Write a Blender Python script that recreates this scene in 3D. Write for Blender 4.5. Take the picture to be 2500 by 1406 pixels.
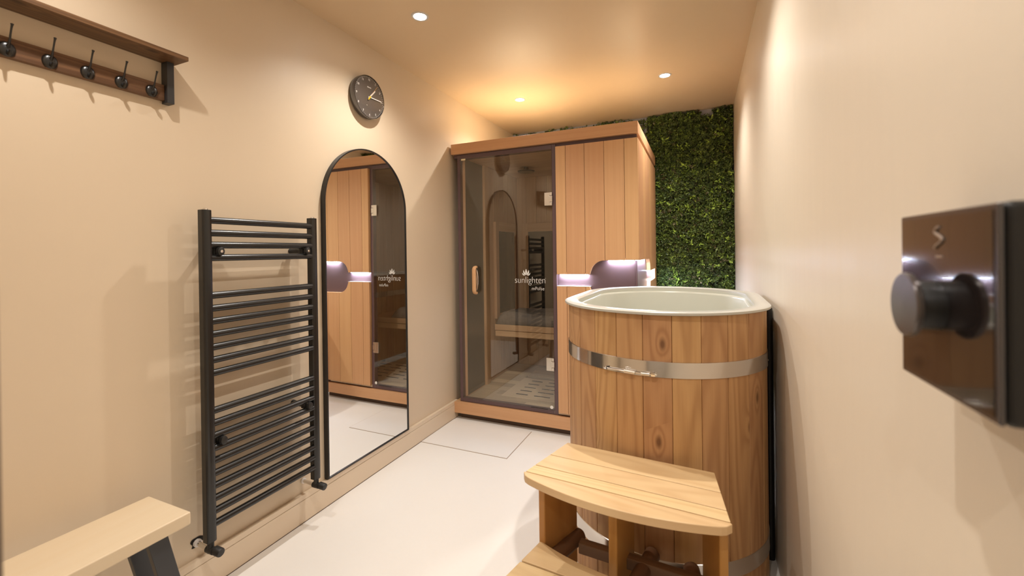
import bpy, math, random
import numpy as np
from math import sin, cos, pi, sqrt, atan2, asin, radians
from mathutils import Vector, Matrix

for o in list(bpy.data.objects):
    bpy.data.objects.remove(o)
random.seed(7)
rng = np.random.default_rng(11)
COL = bpy.context.scene.collection
SC = bpy.context.scene

# ------------------------------------------------------------------ camera
YAW, PITCH, ROLL, FPX = -0.4124, -0.0043, -0.0134, 1047.177
CAM = Vector((1.6404, 0.0, 1.188))
fw = Vector((sin(YAW) * cos(PITCH), cos(YAW) * cos(PITCH), sin(PITCH)))
rt = Vector((cos(YAW), -sin(YAW), 0.0))
up = rt.cross(fw)
rt2 = rt * cos(ROLL) + up * sin(ROLL)
up2 = -rt * sin(ROLL) + up * cos(ROLL)
cam_d = bpy.data.cameras.new('camera')
cam = bpy.data.objects.new('camera', cam_d)
COL.objects.link(cam)
m = Matrix((rt2, up2, -fw)).transposed().to_4x4()
m.translation = CAM
cam.matrix_world = m
cam_d.sensor_width = 36.0
cam_d.lens = FPX / 2500.0 * 36.0
cam_d.shift_y = -83.436 / 2500.0
cam_d.clip_start = 0.01
cam_d.dof.use_dof = True
cam_d.dof.focus_distance = 2.2
cam_d.dof.aperture_fstop = 3.2
SC.camera = cam

# ------------------------------------------------------------------ world, exposure
w = bpy.data.worlds.new('world')
w.use_nodes = True
w.node_tree.nodes['Background'].inputs[0].default_value = (0.9, 0.75, 0.6, 1)
w.node_tree.nodes['Background'].inputs[1].default_value = 0.05
SC.world = w
SC.view_settings.view_transform = 'Standard'
SC.view_settings.look = 'None'
SC.view_settings.exposure = 1.04
SC.view_settings.gamma = 1.0
SC.view_settings.use_curve_mapping = False
LAMP_W = 27.0            # watts of each downlight
LAMP_COL = (1.0, 0.95, 0.885)

H = 2.317                # ceiling height
XR = 1.895               # right wall
YG = 3.815               # far wall
YF = 0.12                # near wall face, the camera stands in its doorway


# ------------------------------------------------------------------ materials
class NT:
    def __init__(self, name):
        self.m = bpy.data.materials.new(name)
        self.m.use_nodes = True
        self.t = self.m.node_tree
        self.t.nodes.clear()
        self.out = self.n('ShaderNodeOutputMaterial')

    def n(self, kind, **kw):
        nd = self.t.nodes.new(kind)
        for k, v in kw.items():
            setattr(nd, k, v)
        return nd

    def l(self, a, b):
        self.t.links.new(a, b)

    def val(self, sock, v):
        if hasattr(v, 'is_linked') or hasattr(v, 'links'):
            self.l(v, sock)
        else:
            sock.default_value = v

    def math(self, op, a, b=0.0, c=None, clamp=False):
        nd = self.n('ShaderNodeMath', operation=op)
        nd.use_clamp = clamp
        self.val(nd.inputs[0], a)
        self.val(nd.inputs[1], b)
        if c is not None:
            self.val(nd.inputs[2], c)
        return nd.outputs[0]

    def mix(self, f, a, b, blend='MIX'):
        nd = self.n('ShaderNodeMix', data_type='RGBA', blend_type=blend)
        self.val(nd.inputs[0], f)
        for s, v in ((nd.inputs[6], a), (nd.inputs[7], b)):
            if isinstance(v, (tuple, list)):
                s.default_value = (*v[:3], 1)
            else:
                self.l(v, s)
        return nd.outputs[2]

    def noise(self, vec, scale, detail=3, rough=0.55, dist=0.0):
        nd = self.n('ShaderNodeTexNoise')
        self.l(vec, nd.inputs['Vector'])
        nd.inputs['Scale'].default_value = scale
        nd.inputs['Detail'].default_value = detail
        nd.inputs['Roughness'].default_value = rough
        nd.inputs['Distortion'].default_value = dist
        return nd.outputs['Fac']

    def mapping(self, vec, scale=(1, 1, 1), loc=(0, 0, 0)):
        nd = self.n('ShaderNodeMapping')
        self.l(vec, nd.inputs[0])
        nd.inputs['Scale'].default_value = scale
        nd.inputs['Location'].default_value = loc
        return nd.outputs[0]

    def bsdf(self, col, rough=0.5, metal=0.0, spec=0.5, coat=0.0, bump=None, bstr=0.1, bdist=0.002):
        b = self.n('ShaderNodeBsdfPrincipled')
        if isinstance(col, (tuple, list)):
            b.inputs['Base Color'].default_value = (*col[:3], 1)
        else:
            self.l(col, b.inputs['Base Color'])
        self.val(b.inputs['Roughness'], rough)
        b.inputs['Metallic'].default_value = metal
        b.inputs['Specular IOR Level'].default_value = spec
        b.inputs['Coat Weight'].default_value = coat
        if bump is not None:
            bp = self.n('ShaderNodeBump')
            bp.inputs['Strength'].default_value = bstr
            bp.inputs['Distance'].default_value = bdist
            self.l(bump, bp.inputs['Height'])
            self.l(bp.outputs[0], b.inputs['Normal'])
        self.l(b.outputs[0], self.out.inputs[0])
        return b


def plain(name, col, rough=0.5, metal=0.0, spec=0.5, coat=0.0, var=0.04, nscale=12.0, bstr=0.05):
    t = NT(name)
    tc = t.n('ShaderNodeTexCoord').outputs['Object']
    nz = t.noise(tc, nscale, 3)
    dark = tuple(c * (1 - var) for c in col)
    lite = tuple(min(1, c * (1 + var)) for c in col)
    c = t.mix(nz, dark, lite)
    fine = t.noise(tc, nscale * 30, 2)
    t.bsdf(c, rough, metal, spec, coat, fine, bstr, 0.0005)
    return t.m


def painted_wall(name, col, rough=0.42, streak=0.3, bstr=0.12, spec=0.5):
    t = NT(name)
    tc = t.n('ShaderNodeTexCoord').outputs['Object']
    big = t.noise(tc, 1.6, 3)
    vert = t.noise(t.mapping(tc, (30, 30, 2.2)), 1.0, 4)
    fine = t.noise(tc, 90, 3)
    a = t.mix(big, tuple(c * 0.975 for c in col), tuple(min(1, c * 1.02) for c in col))
    c = t.mix(t.math('MULTIPLY', vert, 0.05 * streak / 0.3), a, tuple(x * 0.75 for x in col))
    bh = t.math('ADD', t.math('MULTIPLY', fine, 0.35), t.math('MULTIPLY', vert, streak))
    rr = t.math('ADD', t.math('MULTIPLY', vert, 0.16), rough - 0.08)
    t.bsdf(c, rr, 0, spec, 0, bh, bstr, 0.004)
    return t.m


def wood(name, c1, c2, c3, ring=9.0, rough=0.45, knots=0.0, fibre=0.25, spec=0.4, pv=0.12, warp=1.0, contrast=1.0, vs=0.55):
    """c1 light, c2 mid, c3 dark.  UV in metres: u across the grain, v along it."""
    t = NT(name)
    uv = t.n('ShaderNodeUVMap').outputs[0]
    low = t.mapping(uv, (7.0 * warp, vs, 1))
    kn = None
    n1 = t.noise(low, 1.0, 2, 0.45)
    f = t.math('MULTIPLY', n1, ring)
    if knots > 0:
        vo = t.n('ShaderNodeTexVoronoi', voronoi_dimensions='2D')
        t.l(t.mapping(uv, (9.0, 4.4, 1), (3.3, 1.7, 0)), vo.inputs['Vector'])
        vo.inputs['Scale'].default_value = 1.0
        vo.inputs['Randomness'].default_value = 1.0
        d = vo.outputs['Distance']
        sep = t.n('ShaderNodeSeparateColor')
        t.l(vo.outputs['Color'], sep.inputs[0])
        on = t.math('LESS_THAN', sep.outputs[0], knots)
        g = t.math('POWER', 2.718, t.math('MULTIPLY', t.math('MULTIPLY', d, d), -22.0))
        g = t.math('MULTIPLY', g, on)
        f = t.math('ADD', f, t.math('MULTIPLY', g, 1.7))
        kn = t.math('MULTIPLY', t.math('SUBTRACT', 0.12, d), 12.0, clamp=True)
        kn = t.math('MULTIPLY', t.math('MINIMUM', kn, 1.0), on)
    s = t.math('SINE', t.math('MULTIPLY', f, 6.283))
    s = t.math('ADD', t.math('MULTIPLY', s, 0.5 * contrast), 0.5)
    s = t.math('POWER', t.math('MAXIMUM', s, 0.0), 1.6)
    fib = t.noise(t.mapping(uv, (330, 6.0, 1)), 1.0, 4, 0.65)
    fib2 = t.noise(t.mapping(uv, (60, 1.2, 1)), 1.0, 3, 0.6)
    c = t.mix(fib2, c1, c2)
    c = t.mix(t.math('MULTIPLY', s, 0.42 * contrast), c, c3)
    c = t.mix(t.math('MULTIPLY', fib, fibre), c, c3)
    if kn is not None:
        c = t.mix(t.math('MULTIPLY', kn, 0.75), c, tuple(x * 0.42 for x in c3))
    at = t.n('ShaderNodeAttribute', attribute_name='pv')
    k = t.math('ADD', t.math('MULTIPLY', at.outputs['Fac'], pv * 2), 1.0 - pv)
    hs = t.n('ShaderNodeHueSaturation')
    t.l(c, hs.inputs['Color'])
    t.l(k, hs.inputs['Value'])
    hs.inputs['Saturation'].default_value = 1.0
    hue = t.math('ADD', t.math('MULTIPLY', at.outputs['Fac'], 0.012), 0.494)
    t.l(hue, hs.inputs['Hue'])
    t.bsdf(hs.outputs[0], rough, 0, spec, 0, t.math('ADD', fib, s), 0.12, 0.0006)
    return t.m


def glass_pane(name, tint, refl=0.06, rough=0.0):
    t = NT(name)
    tr = t.n('ShaderNodeBsdfTransparent')
    tr.inputs[0].default_value = (*tint, 1)
    gl = t.n('ShaderNodeBsdfGlossy')
    gl.inputs['Roughness'].default_value = rough
    gl.inputs['Color'].default_value = (1, 1, 1, 1)
    ge = t.n('ShaderNodeNewGeometry')
    dt = t.n('ShaderNodeVectorMath', operation='DOT_PRODUCT')
    t.l(ge.outputs['Normal'], dt.inputs[0])
    t.l(ge.outputs['Incoming'], dt.inputs[1])
    ca = t.math('SUBTRACT', 1.0, t.math('ABSOLUTE', dt.outputs['Value']), clamp=True)
    fr = t.math('ADD', 0.04, t.math('MULTIPLY', t.math('POWER', ca, 5.0), 0.96))
    tcn = t.noise(t.n('ShaderNodeTexCoord').outputs['Object'], 3.0, 1)
    f = t.math('ADD', t.math('MULTIPLY', fr, 0.9), t.math('ADD', refl, t.math('MULTIPLY', tcn, 0.002)), clamp=True)
    mx = t.n('ShaderNodeMixShader')
    t.l(f, mx.inputs[0])
    t.l(tr.outputs[0], mx.inputs[1])
    t.l(gl.outputs[0], mx.inputs[2])
    t.l(mx.outputs[0], t.out.inputs[0])
    return t.m


def emit(name, col, s):
    t = NT(name)
    e = t.n('ShaderNodeEmission')
    e.inputs[0].default_value = (*col, 1)
    e.inputs[1].default_value = s
    t.l(e.outputs[0], t.out.inputs[0])
    return t.m


def brushed(name, col, rough=0.25):
    t = NT(name)
    tc = t.n('ShaderNodeTexCoord').outputs['Object']
    sm = t.noise(tc, 6.0, 3)
    st = t.noise(t.mapping(tc, (4, 4, 300)), 1.0, 2)
    c = t.mix(sm, tuple(x * 0.86 for x in col), col)
    rr = t.math('ADD', t.math('MULTIPLY', sm, 0.16), rough - 0.08)
    t.bsdf(c, rr, 1.0, 0.5, 0, st, 0.03, 0.0005)
    return t.m


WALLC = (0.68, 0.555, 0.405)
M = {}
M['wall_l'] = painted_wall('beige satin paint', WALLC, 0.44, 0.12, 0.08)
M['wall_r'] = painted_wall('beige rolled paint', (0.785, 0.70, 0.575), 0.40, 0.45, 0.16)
M['ceil'] = painted_wall('beige ceiling paint', (0.70, 0.535, 0.35), 0.34, 0.0, 0.05)
M['skirt'] = painted_wall('beige skirting paint', (0.72, 0.59, 0.44), 0.35, 0.0, 0.03)
M['jamb'] = plain('brown door frame paint', (0.16, 0.12, 0.09), 0.4)
t = NT('cream floor tile')
tc = t.n('ShaderNodeTexCoord').outputs['Object']
c = t.mix(t.noise(tc, 2.2, 5), (0.81, 0.785, 0.745), (0.86, 0.845, 0.81))
c = t.mix(t.math('MULTIPLY', t.noise(tc, 60, 3), 0.12), c, (0.72, 0.67, 0.60))
t.bsdf(c, t.math('ADD', t.math('MULTIPLY', t.noise(tc, 5, 3), 0.15), 0.38), 0, 0.4, 0, t.noise(tc, 150, 3), 0.06, 0.001)
M['floor'] = t.m
M['hatch'] = plain('pale tile panel', (0.82, 0.80, 0.77), 0.36, var=0.03, nscale=4)
M['cedar'] = wood('straight grained cedar', (0.72, 0.44, 0.235), (0.64, 0.365, 0.18), (0.47, 0.23, 0.10), 5, 0.42, 0, 0.34, pv=0.07, warp=2.6, contrast=0.55, vs=0.25)
M['cedar_in'] = wood('pale inner cedar', (0.76, 0.55, 0.38), (0.68, 0.46, 0.30), (0.46, 0.27, 0.16), 5, 0.5, 0, 0.25, pv=0.10, warp=2.2, contrast=0.6, vs=0.3)
M['roofply'] = wood('pale birch ply', (0.68, 0.55, 0.38), (0.64, 0.50, 0.33), (0.55, 0.41, 0.26), 4, 0.4, 0, 0.1, contrast=0.4)
M['deck'] = wood('washed oak boards', (0.72, 0.62, 0.48), (0.62, 0.52, 0.39), (0.42, 0.34, 0.25), 6, 0.45, 0, 0.3, pv=0.22, contrast=0.5)
M['deck_lite'] = wood('pale oak vent board', (0.82, 0.72, 0.57), (0.76, 0.65, 0.50), (0.62, 0.50, 0.37), 5, 0.45, 0, 0.2, pv=0.04, contrast=0.4)
M['stave'] = wood('oiled larch', (0.63, 0.385, 0.185), (0.53, 0.295, 0.125), (0.27, 0.115, 0.042), 12, 0.5, 0.42, 0.50, pv=0.09, warp=0.9, contrast=1.0)
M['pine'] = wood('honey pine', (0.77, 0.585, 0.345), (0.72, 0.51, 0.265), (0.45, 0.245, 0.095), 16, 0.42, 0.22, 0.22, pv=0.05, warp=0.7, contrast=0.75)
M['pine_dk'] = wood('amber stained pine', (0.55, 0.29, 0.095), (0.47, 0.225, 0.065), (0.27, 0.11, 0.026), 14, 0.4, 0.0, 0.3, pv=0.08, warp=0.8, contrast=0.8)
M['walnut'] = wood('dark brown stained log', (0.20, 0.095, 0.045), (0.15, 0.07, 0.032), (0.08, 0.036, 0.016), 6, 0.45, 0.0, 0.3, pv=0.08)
M['ash'] = wood('pale pine bench slab', (0.72, 0.62, 0.45), (0.69, 0.57, 0.385), (0.58, 0.41, 0.22), 3, 0.36, 0.06, 0.12, pv=0.02, warp=0.6, contrast=0.55)
M['dark_wood'] = wood('rustic dark stained board', (0.25, 0.135, 0.062), (0.15, 0.070, 0.028), (0.035, 0.015, 0.006), 12, 0.42, 0.12, 0.5, pv=0.06, warp=2.4, contrast=1.0)
M['blackpaint'] = plain('satin black steel', (0.012, 0.011, 0.011), 0.33, spec=0.5)
M['rad'] = plain('black radiator enamel', (0.010, 0.0098, 0.0095), 0.27, spec=0.55, bstr=0.03)
M['iron'] = plain('black cast iron', (0.012, 0.011, 0.010), 0.3, spec=0.6, bstr=0.25)
M['bracket'] = plain('dark grey wood bracket', (0.028, 0.027, 0.028), 0.4)
M['leg'] = plain('graphite steel leg', (0.030, 0.031, 0.035), 0.38)
M['chrome'] = brushed('chrome', (0.85, 0.83, 0.80), 0.14)
M['steel'] = brushed('stainless band steel', (0.74, 0.71, 0.68), 0.15)
M['satin'] = brushed('satin nickel', (0.78, 0.73, 0.66), 0.30)
M['plum'] = plain('plum brown laminate', (0.115, 0.070, 0.075), 0.3)
M['liner'] = plain('sage white liner', (0.545, 0.55, 0.475), 0.28, spec=0.5, var=0.015)
M['rim'] = plain('ivory rim', (0.50, 0.49, 0.44), 0.28, spec=0.5, var=0.01)
M['gap'] = plain('dark gap', (0.01, 0.008, 0.006), 0.8)
M['joint'] = plain('tan joint', (0.42, 0.33, 0.25), 0.6)
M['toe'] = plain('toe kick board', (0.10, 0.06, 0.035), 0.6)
M['heater'] = plain('charcoal heater panel', (0.022, 0.022, 0.021), 0.22, spec=0.5)
M['smoke'] = plain('grey inner panel', (0.14, 0.135, 0.115), 0.2, spec=0.5)
M['towel'] = plain('grey terry cloth', (0.24, 0.225, 0.225), 0.95, spec=0.1, var=0.3, nscale=45, bstr=1.0)
M['white_print'] = plain('white print', (0.80, 0.78, 0.74), 0.5)
M['tanprint'] = plain('tan print', (0.32, 0.23, 0.17), 0.5)
M['cream'] = plain('cream plastic', (0.75, 0.66, 0.42), 0.5)
M['led'] = emit('cool white light strip', (0.66, 0.78, 1.0), 140.0)
M['led_side'] = emit('bright cool light strip', (0.62, 0.76, 1.0), 260.0)
M['lamp'] = emit('lamp lens', (1.0, 0.97, 0.95), 40.0)
M['lampring'] = plain('white lamp ring', (0.60, 0.58, 0.56), 0.3)
M['pane'] = glass_pane('smoked door glass', (0.92, 0.905, 0.865), 0.022)
M['clear'] = glass_pane('clear cover', (0.97, 0.97, 0.97), 0.0)
t = NT('mirror silver')
tcn = t.noise(t.n('ShaderNodeTexCoord').outputs['Object'], 2.2, 1)
t.bsdf((0.90, 0.90, 0.885), 0.0, 1.0, 0.5, 0, tcn, 0.03, 0.02)
M['mirror'] = t.m
M['dial'] = plain('charcoal brown dial', (0.075, 0.060, 0.050), 0.5)
M['yellow'] = plain('yellow lacquer', (0.75, 0.50, 0.02), 0.4)
M['orange'] = plain('orange needle', (0.80, 0.40, 0.08), 0.4)
M['gloss_black'] = plain('glossy black glass', (0.016, 0.012, 0.011), 0.09, spec=0.5, coat=0.25, bstr=0.0)
M['edge_chrome'] = plain('graphite edge', (0.14, 0.135, 0.14), 0.22, metal=0.8)
M['blackplastic'] = plain('matt black plastic', (0.015, 0.014, 0.013), 0.45)
M['knobcap'] = plain('graphite knob cap', (0.12, 0.105, 0.10), 0.28, metal=0.7)
M['plaster'] = plain('raw plaster', (0.75, 0.70, 0.66), 0.8)
M['farwall'] = painted_wall('pale wall behind plants', (0.40, 0.42, 0.50), 0.6, 0.0, 0.05)
# foliage
t = NT('artificial leaves')
at = t.n('ShaderNodeAttribute', attribute_name='leafcol')
nz = t.noise(t.n('ShaderNodeTexCoord').outputs['Object'], 140, 2)
c = t.mix(t.math('MULTIPLY', nz, 0.15), at.outputs['Color'], (0.01, 0.02, 0.005), 'MIX')
t.bsdf(c, 0.42, 0, 0.45)
M['leaf'] = t.m
M['mesh_back'] = plain('dark plastic lattice', (0.035, 0.045, 0.020), 0.8)


# ------------------------------------------------------------------ mesh builder
class MB:
    def __init__(self):
        self.v, self.f, self.uv, self.pv, self.mi = [], [], [], [], []

    def face(self, idx, uvs=None, pv=0.5, mi=0):
        self.f.append(tuple(idx))
        self.uv.append(uvs if uvs is not None else [(0.0, 0.0)] * len(idx))
        self.pv.append(pv)
        self.mi.append(mi)

    def box(self, lo, hi, g='z', pv=None, mi=0, fn=None):
        """axis box with UV in metres, g = grain axis; fn maps points"""
        pv = random.random() if pv is None else pv
        ou, ov = random.uniform(0, 40), random.uniform(0, 40)
        gi = 'xyz'.index(g)
        b = len(self.v)
        P = [(x, y, z) for x in (lo[0], hi[0]) for y in (lo[1], hi[1]) for z in (lo[2], hi[2])]
        for p in P:
            self.v.append(fn(p) if fn else p)
        for q, ax in (((0, 1, 3, 2), 0), ((4, 6, 7, 5), 0), ((0, 4, 5, 1), 1), ((2, 3, 7, 6), 1), ((0, 2, 6, 4), 2), ((1, 5, 7, 3), 2)):
            other = [a for a in (0, 1, 2) if a != ax]
            if gi in other:
                o2 = [a for a in other if a != gi][0]
                uvs = [(P[i][o2] + ou, P[i][gi] + ov) for i in q]
            else:
                uvs = [(P[i][other[0]] + ou, P[i][other[1]] * 0.3 + ov) for i in q]
            self.face([b + i for i in q], uvs, pv, mi)
        return self

    def prism(self, poly, a0, a1, plane='xz', g='z', pv=None, mi=0, fn=None):
        """poly: CCW 2D list in plane; extruded along the third axis a0..a1"""
        pv = random.random() if pv is None else pv
        ou, ov = random.uniform(0, 40), random.uniform(0, 40)
        ax = [a for a in 'xyz' if a not in plane][0]

        def P(p, a):
            d = {plane[0]: p[0], plane[1]: p[1], ax: a}
            return (d['x'], d['y'], d['z'])

        def U(p3, face_in_plane):
            c = {'x': p3[0], 'y': p3[1], 'z': p3[2]}
            o = [k for k in plane if k != g] if face_in_plane else [ax if g != ax else plane[0]]
            return (c[o[0]] + ou, c[g] + ov)
        b = len(self.v)
        n = len(poly)
        P0 = [P(p, a0) for p in poly]
        P1 = [P(p, a1) for p in poly]
        for p in P0 + P1:
            self.v.append(fn(p) if fn else p)
        if g in plane:
            self.face([b + i for i in range(n)], [U(p, True) for p in P0], pv, mi)
            self.face([b + n + i for i in reversed(range(n))], [U(P1[i], True) for i in reversed(range(n))], pv, mi)
        else:
            self.face([b + i for i in range(n)], [(p[0], p[1]) for p in poly], pv, mi)
            self.face([b + n + i for i in reversed(range(n))], [poly[i] for i in reversed(range(n))], pv, mi)
        for i in range(n):
            j = (i + 1) % n
            q = [P0[j], P0[i], P1[i], P1[j]]
            self.face([b + j, b + i, b + n + i, b + n + j], [U(p, False) for p in q], pv, mi)
        return self

    def grid(self, rows, closed_u=False, closed_v=False, uvf=None, pv=0.5, mi=0, flip=False):
        b = len(self.v)
        R, C = len(rows), len(rows[0])
        for r in rows:
            self.v.extend([tuple(p) for p in r])
        for i in range(R if closed_v else R - 1):
            for j in range(C if closed_u else C - 1):
                i2, j2 = (i + 1) % R, (j + 1) % C
                q = [(i, j), (i, j2), (i2, j2), (i2, j)]
                if flip:
                    q.reverse()
                uvs = [uvf(*k) for k in q] if uvf else None
                self.face([b + a * C + c for a, c in q], uvs, pv, mi)
        return b

    def tube(self, pts, r, n=12, cap=True, mi=0, up=None, pv=None):
        pts = [Vector(p) for p in pts]
        rs = r if isinstance(r, list) else [r] * len(pts)
        rows, L = [], 0.0
        ref = None
        Ls = []
        for i, p in enumerate(pts):
            d = (pts[min(i + 1, len(pts) - 1)] - pts[max(i - 1, 0)]).normalized()
            if ref is None:
                a = Vector((0, 0, 1)) if abs(d.z) < 0.9 else Vector((1, 0, 0))
                ref = d.cross(a).normalized()
            ref = (ref - d * ref.dot(d)).normalized()
            s = d.cross(ref)
            if i:
                L += (p - pts[i - 1]).length
            Ls.append(L)
            rr = rs[i]
            ra, rb = rr if isinstance(rr, tuple) else (rr, rr)
            rows.append([p + ref * ra * cos(2 * pi * k / n) + s * rb * sin(2 * pi * k / n) for k in range(n)])
        r0 = rs[0][0] if isinstance(rs[0], tuple) else rs[0]
        o = random.uniform(0, 30)
        b = self.grid(rows, closed_u=True, uvf=lambda i, j: (o + j / n * 2 * pi * max(r0, 0.002), o + Ls[i]), pv=0.5 if pv is None else pv, mi=mi)
        if cap:
            self.face([b + k for k in reversed(range(n))], None, 0.5, mi)
            e = b + (len(pts) - 1) * n
            self.face([e + k for k in range(n)], None, 0.5, mi)
        return self

    def lathe(self, prof, origin, axis, n=32, mi=0):
        """prof: (radius, distance along axis)"""
        a = Vector(axis).normalized()
        s = a.orthogonal().normalized()
        u = a.cross(s)
        o = Vector(origin)
        rows = [[o + a * h + (s * cos(2 * pi * k / n) + u * sin(2 * pi * k / n)) * max(r, 1e-5) for k in range(n)] for r, h in prof]
        self.grid(rows, closed_u=True, mi=mi)
        return self

    def build(self, name, mats, parent=None, smooth=False, bevel=0.0, seg=2, loc=None):
        me = bpy.data.meshes.new(name)
        me.from_pydata([tuple(p) for p in self.v], [], self.f)
        uvl = me.uv_layers.new(name='UVMap')
        flat = [c for face in self.uv for uv in face for c in uv]
        uvl.data.foreach_set('uv', flat)
        at = me.attributes.new('pv', 'FLOAT', 'FACE')
        at.data.foreach_set('value', self.pv)
        mats = mats if isinstance(mats, (list, tuple)) else [mats]
        for mm in mats:
            me.materials.append(mm)
        me.polygons.foreach_set('material_index', self.mi)
        me.validate()
        o = bpy.data.objects.new(name, me)
        COL.objects.link(o)
        if smooth:
            me.polygons.foreach_set('use_smooth', [True] * len(me.polygons))
            try:
                me.set_sharp_from_angle(angle=radians(38))
            except Exception:
                pass
        if bevel > 0:
            bv = o.modifiers.new('bevel', 'BEVEL')
            bv.width = bevel
            bv.segments = seg
            bv.limit_method = 'ANGLE'
            bv.angle_limit = radians(40)
            bv.harden_normals = False
        if parent is not None:
            o.parent = parent
            pw = parent_world(parent)
            o.location = -pw
        return o


def parent_world(p):
    v = Vector((0, 0, 0))
    while p is not None:
        v += Vector(p.location)
        p = p.parent
    return v


def thing(name, label, cat, loc, group=None):
    o = bpy.data.objects.new(name, None)
    COL.objects.link(o)
    o.location = loc
    o.empty_display_size = 0.1
    o['label'] = label
    o['category'] = cat
    if group:
        o['group'] = group
    return o


def tag(o, label, cat, group=None, kind=None):
    o['label'] = label
    o['category'] = cat
    if group:
        o['group'] = group
    if kind:
        o['kind'] = kind
    return o


def struct(name, mb, mat, **kw):
    o = mb.build(name, mat, **kw)
    o['kind'] = 'structure'
    return o


def text_mesh(name, txt, size, mat, parent, origin, xdir, ydir, depth=0.0004, align='CENTER', spacing=1.0, bold=0.0, sx=1.0):
    cu = bpy.data.curves.new(name, 'FONT')
    cu.body = txt
    cu.size = size
    cu.align_x = align
    cu.align_y = 'CENTER'
    cu.extrude = depth
    cu.space_character = spacing
    cu.offset = bold
    cu.resolution_u = 4
    o = bpy.data.objects.new(name, cu)
    COL.objects.link(o)
    dg = bpy.context.evaluated_depsgraph_get()
    me = bpy.data.meshes.new_from_object(o.evaluated_get(dg))
    COL.objects.unlink(o)
    bpy.data.objects.remove(o)
    X, Y = Vector(xdir).normalized() * sx, Vector(ydir).normalized()
    Z = X.cross(Y).normalized()
    mt = Matrix((X, Y, Z)).transposed().to_4x4()
    mt.translation = Vector(origin) - parent_world(parent)
    me.transform(mt)
    me.materials.clear()
    me.materials.append(mat)
    o = bpy.data.objects.new(name, me)
    COL.objects.link(o)
    o.parent = parent
    return o


# ================================================================== room shell
YB = -1.45
struct('floor', MB().box((-0.1, YB, -0.1), (XR + 0.1, YG + 0.1, 0)), M['floor'])
struct('ceiling', MB().box((-0.1, YB, H), (XR + 0.1, YG + 0.1, H + 0.1)), M['ceil'])
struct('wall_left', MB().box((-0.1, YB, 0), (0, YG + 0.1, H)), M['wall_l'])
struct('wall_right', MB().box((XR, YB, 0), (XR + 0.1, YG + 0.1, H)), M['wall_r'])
struct('wall_far', MB().box((0, YG, 0), (XR, YG + 0.1, H)), M['farwall'])
struct('wall_back', MB().box((0, YB - 0.1, 0), (XR, YB, H)), M['wall_l'])
DX = 1.223
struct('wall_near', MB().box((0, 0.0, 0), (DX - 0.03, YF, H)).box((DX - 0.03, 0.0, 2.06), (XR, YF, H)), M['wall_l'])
struct('trim_1', MB().box((DX - 0.03, -0.02, 0), (DX, YF + 0.002, 2.06)).box((DX, -0.02, 2.03), (XR, YF + 0.002, 2.06)), M['jamb'], bevel=0.003)
bb = MB().box((0, YF, 0), (0.020, 2.69, 0.098)).box((0, YF, 0.0995), (0.0185, 2.69, 0.122))
bb.box((0, YF, 0.098), (0.016, 2.69, 0.0995))
struct('baseboard_left', bb, M['skirt'], bevel=0.0015)
struct('shadow_line_strip', MB().box((0.0202, YF, 0.0), (0.0216, 2.68, 0.0022)), M['toe'])  # dark strip painted along the skirting foot in place of its shadow line
struct('baseboard_far', MB().box((1.33, YG - 0.02, 0), (XR, YG, 0.10)), M['skirt'], bevel=0.0015)

# flush tile hatch in the floor in front of the cabin
hp = thing('floor_hatch', 'pale square tile access panel set into the floor before the sauna', 'floor panel', (0.32, 2.43, 0))
MB().box((0.023, 2.236, 0.0), (0.611, 2.628, 0.0035)).build('panel_tile', M['hatch'], hp, bevel=0.001)
fr = MB()
for lo, hi in (((0.021, 2.2325, 0), (0.6140, 2.2352, 0.002)), ((0.6115, 2.2352, 0), (0.6140, 2.63, 0.002))):
    fr.box(lo, hi)
fr.build('panel_joint', M['joint'], hp)

# ================================================================== downlights
LX, LY = (0.431, 1.446), (0.468, 1.708, 2.948)
wh = {(0, 0): 'recessed white ceiling spotlight above the slatted coat shelf and bench', (1, 0): 'recessed white ceiling spotlight above the near end of the right wall',
      (0, 1): 'recessed ceiling spotlight at top left, in front of the clock', (1, 1): 'recessed white ceiling spotlight above the wooden plunge tub',
      (0, 2): 'recessed ceiling spotlight nearest the left wall, above the sauna roof', (1, 2): 'recessed ceiling spotlight to the right, nearest the green foliage wall'}
wh[(1, 3)] = 'added unseen ceiling spotlight in the passage beyond the doorway'  # invented fill lamp, brightens what the tub's steel bands reflect
for i, j in ((0, 0), (1, 0), (0, 1), (1, 1), (0, 2), (1, 2), (1, 3)):
    if True:
        x, y = LX[i], (LY + (-0.75,))[j]
        d = thing('ceiling_spotlight', wh[(i, j)], 'ceiling light', (x, y, H), 'recessed ceiling spotlights' if j < 3 else None)
        MB().lathe([(0.030, 0.0), (0.031, 0.003), (0.040, 0.003), (0.0415, 0.0)], (x, y, H), (0, 0, -1), 40).build('ring', M['lampring'], d, smooth=True)
        MB().lathe([(0.0, 0.0015), (0.030, 0.0015)], (x, y, H), (0, 0, -1), 32).build('lens', M['lamp'], d)
        ld = bpy.data.lights.new('spot_light', 'SPOT')
        ld.energy = LAMP_W * (0.87 if i == 0 else 1.0) * (0.66 if j == 0 else 0.8 if j == 3 else 1.0)
        ld.color = LAMP_COL
        ld.spot_size = radians(138)
        ld.spot_blend = 1.0
        ld.shadow_soft_size = 0.014
        lo = bpy.data.objects.new('spot_light', ld)
        COL.objects.link(lo)
        lo.parent = d
        lo.location = (0, 0, -0.012)

# ================================================================== towel radiator
YL0, YL1, YR0, YR1 = 0.913, 0.945, 1.357, 1.389
rad = thing('towel_radiator', 'tall black ladder towel radiator on the beige wall beside the arched mirror', 'towel radiator', (0.0, 1.15, 0))


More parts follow.
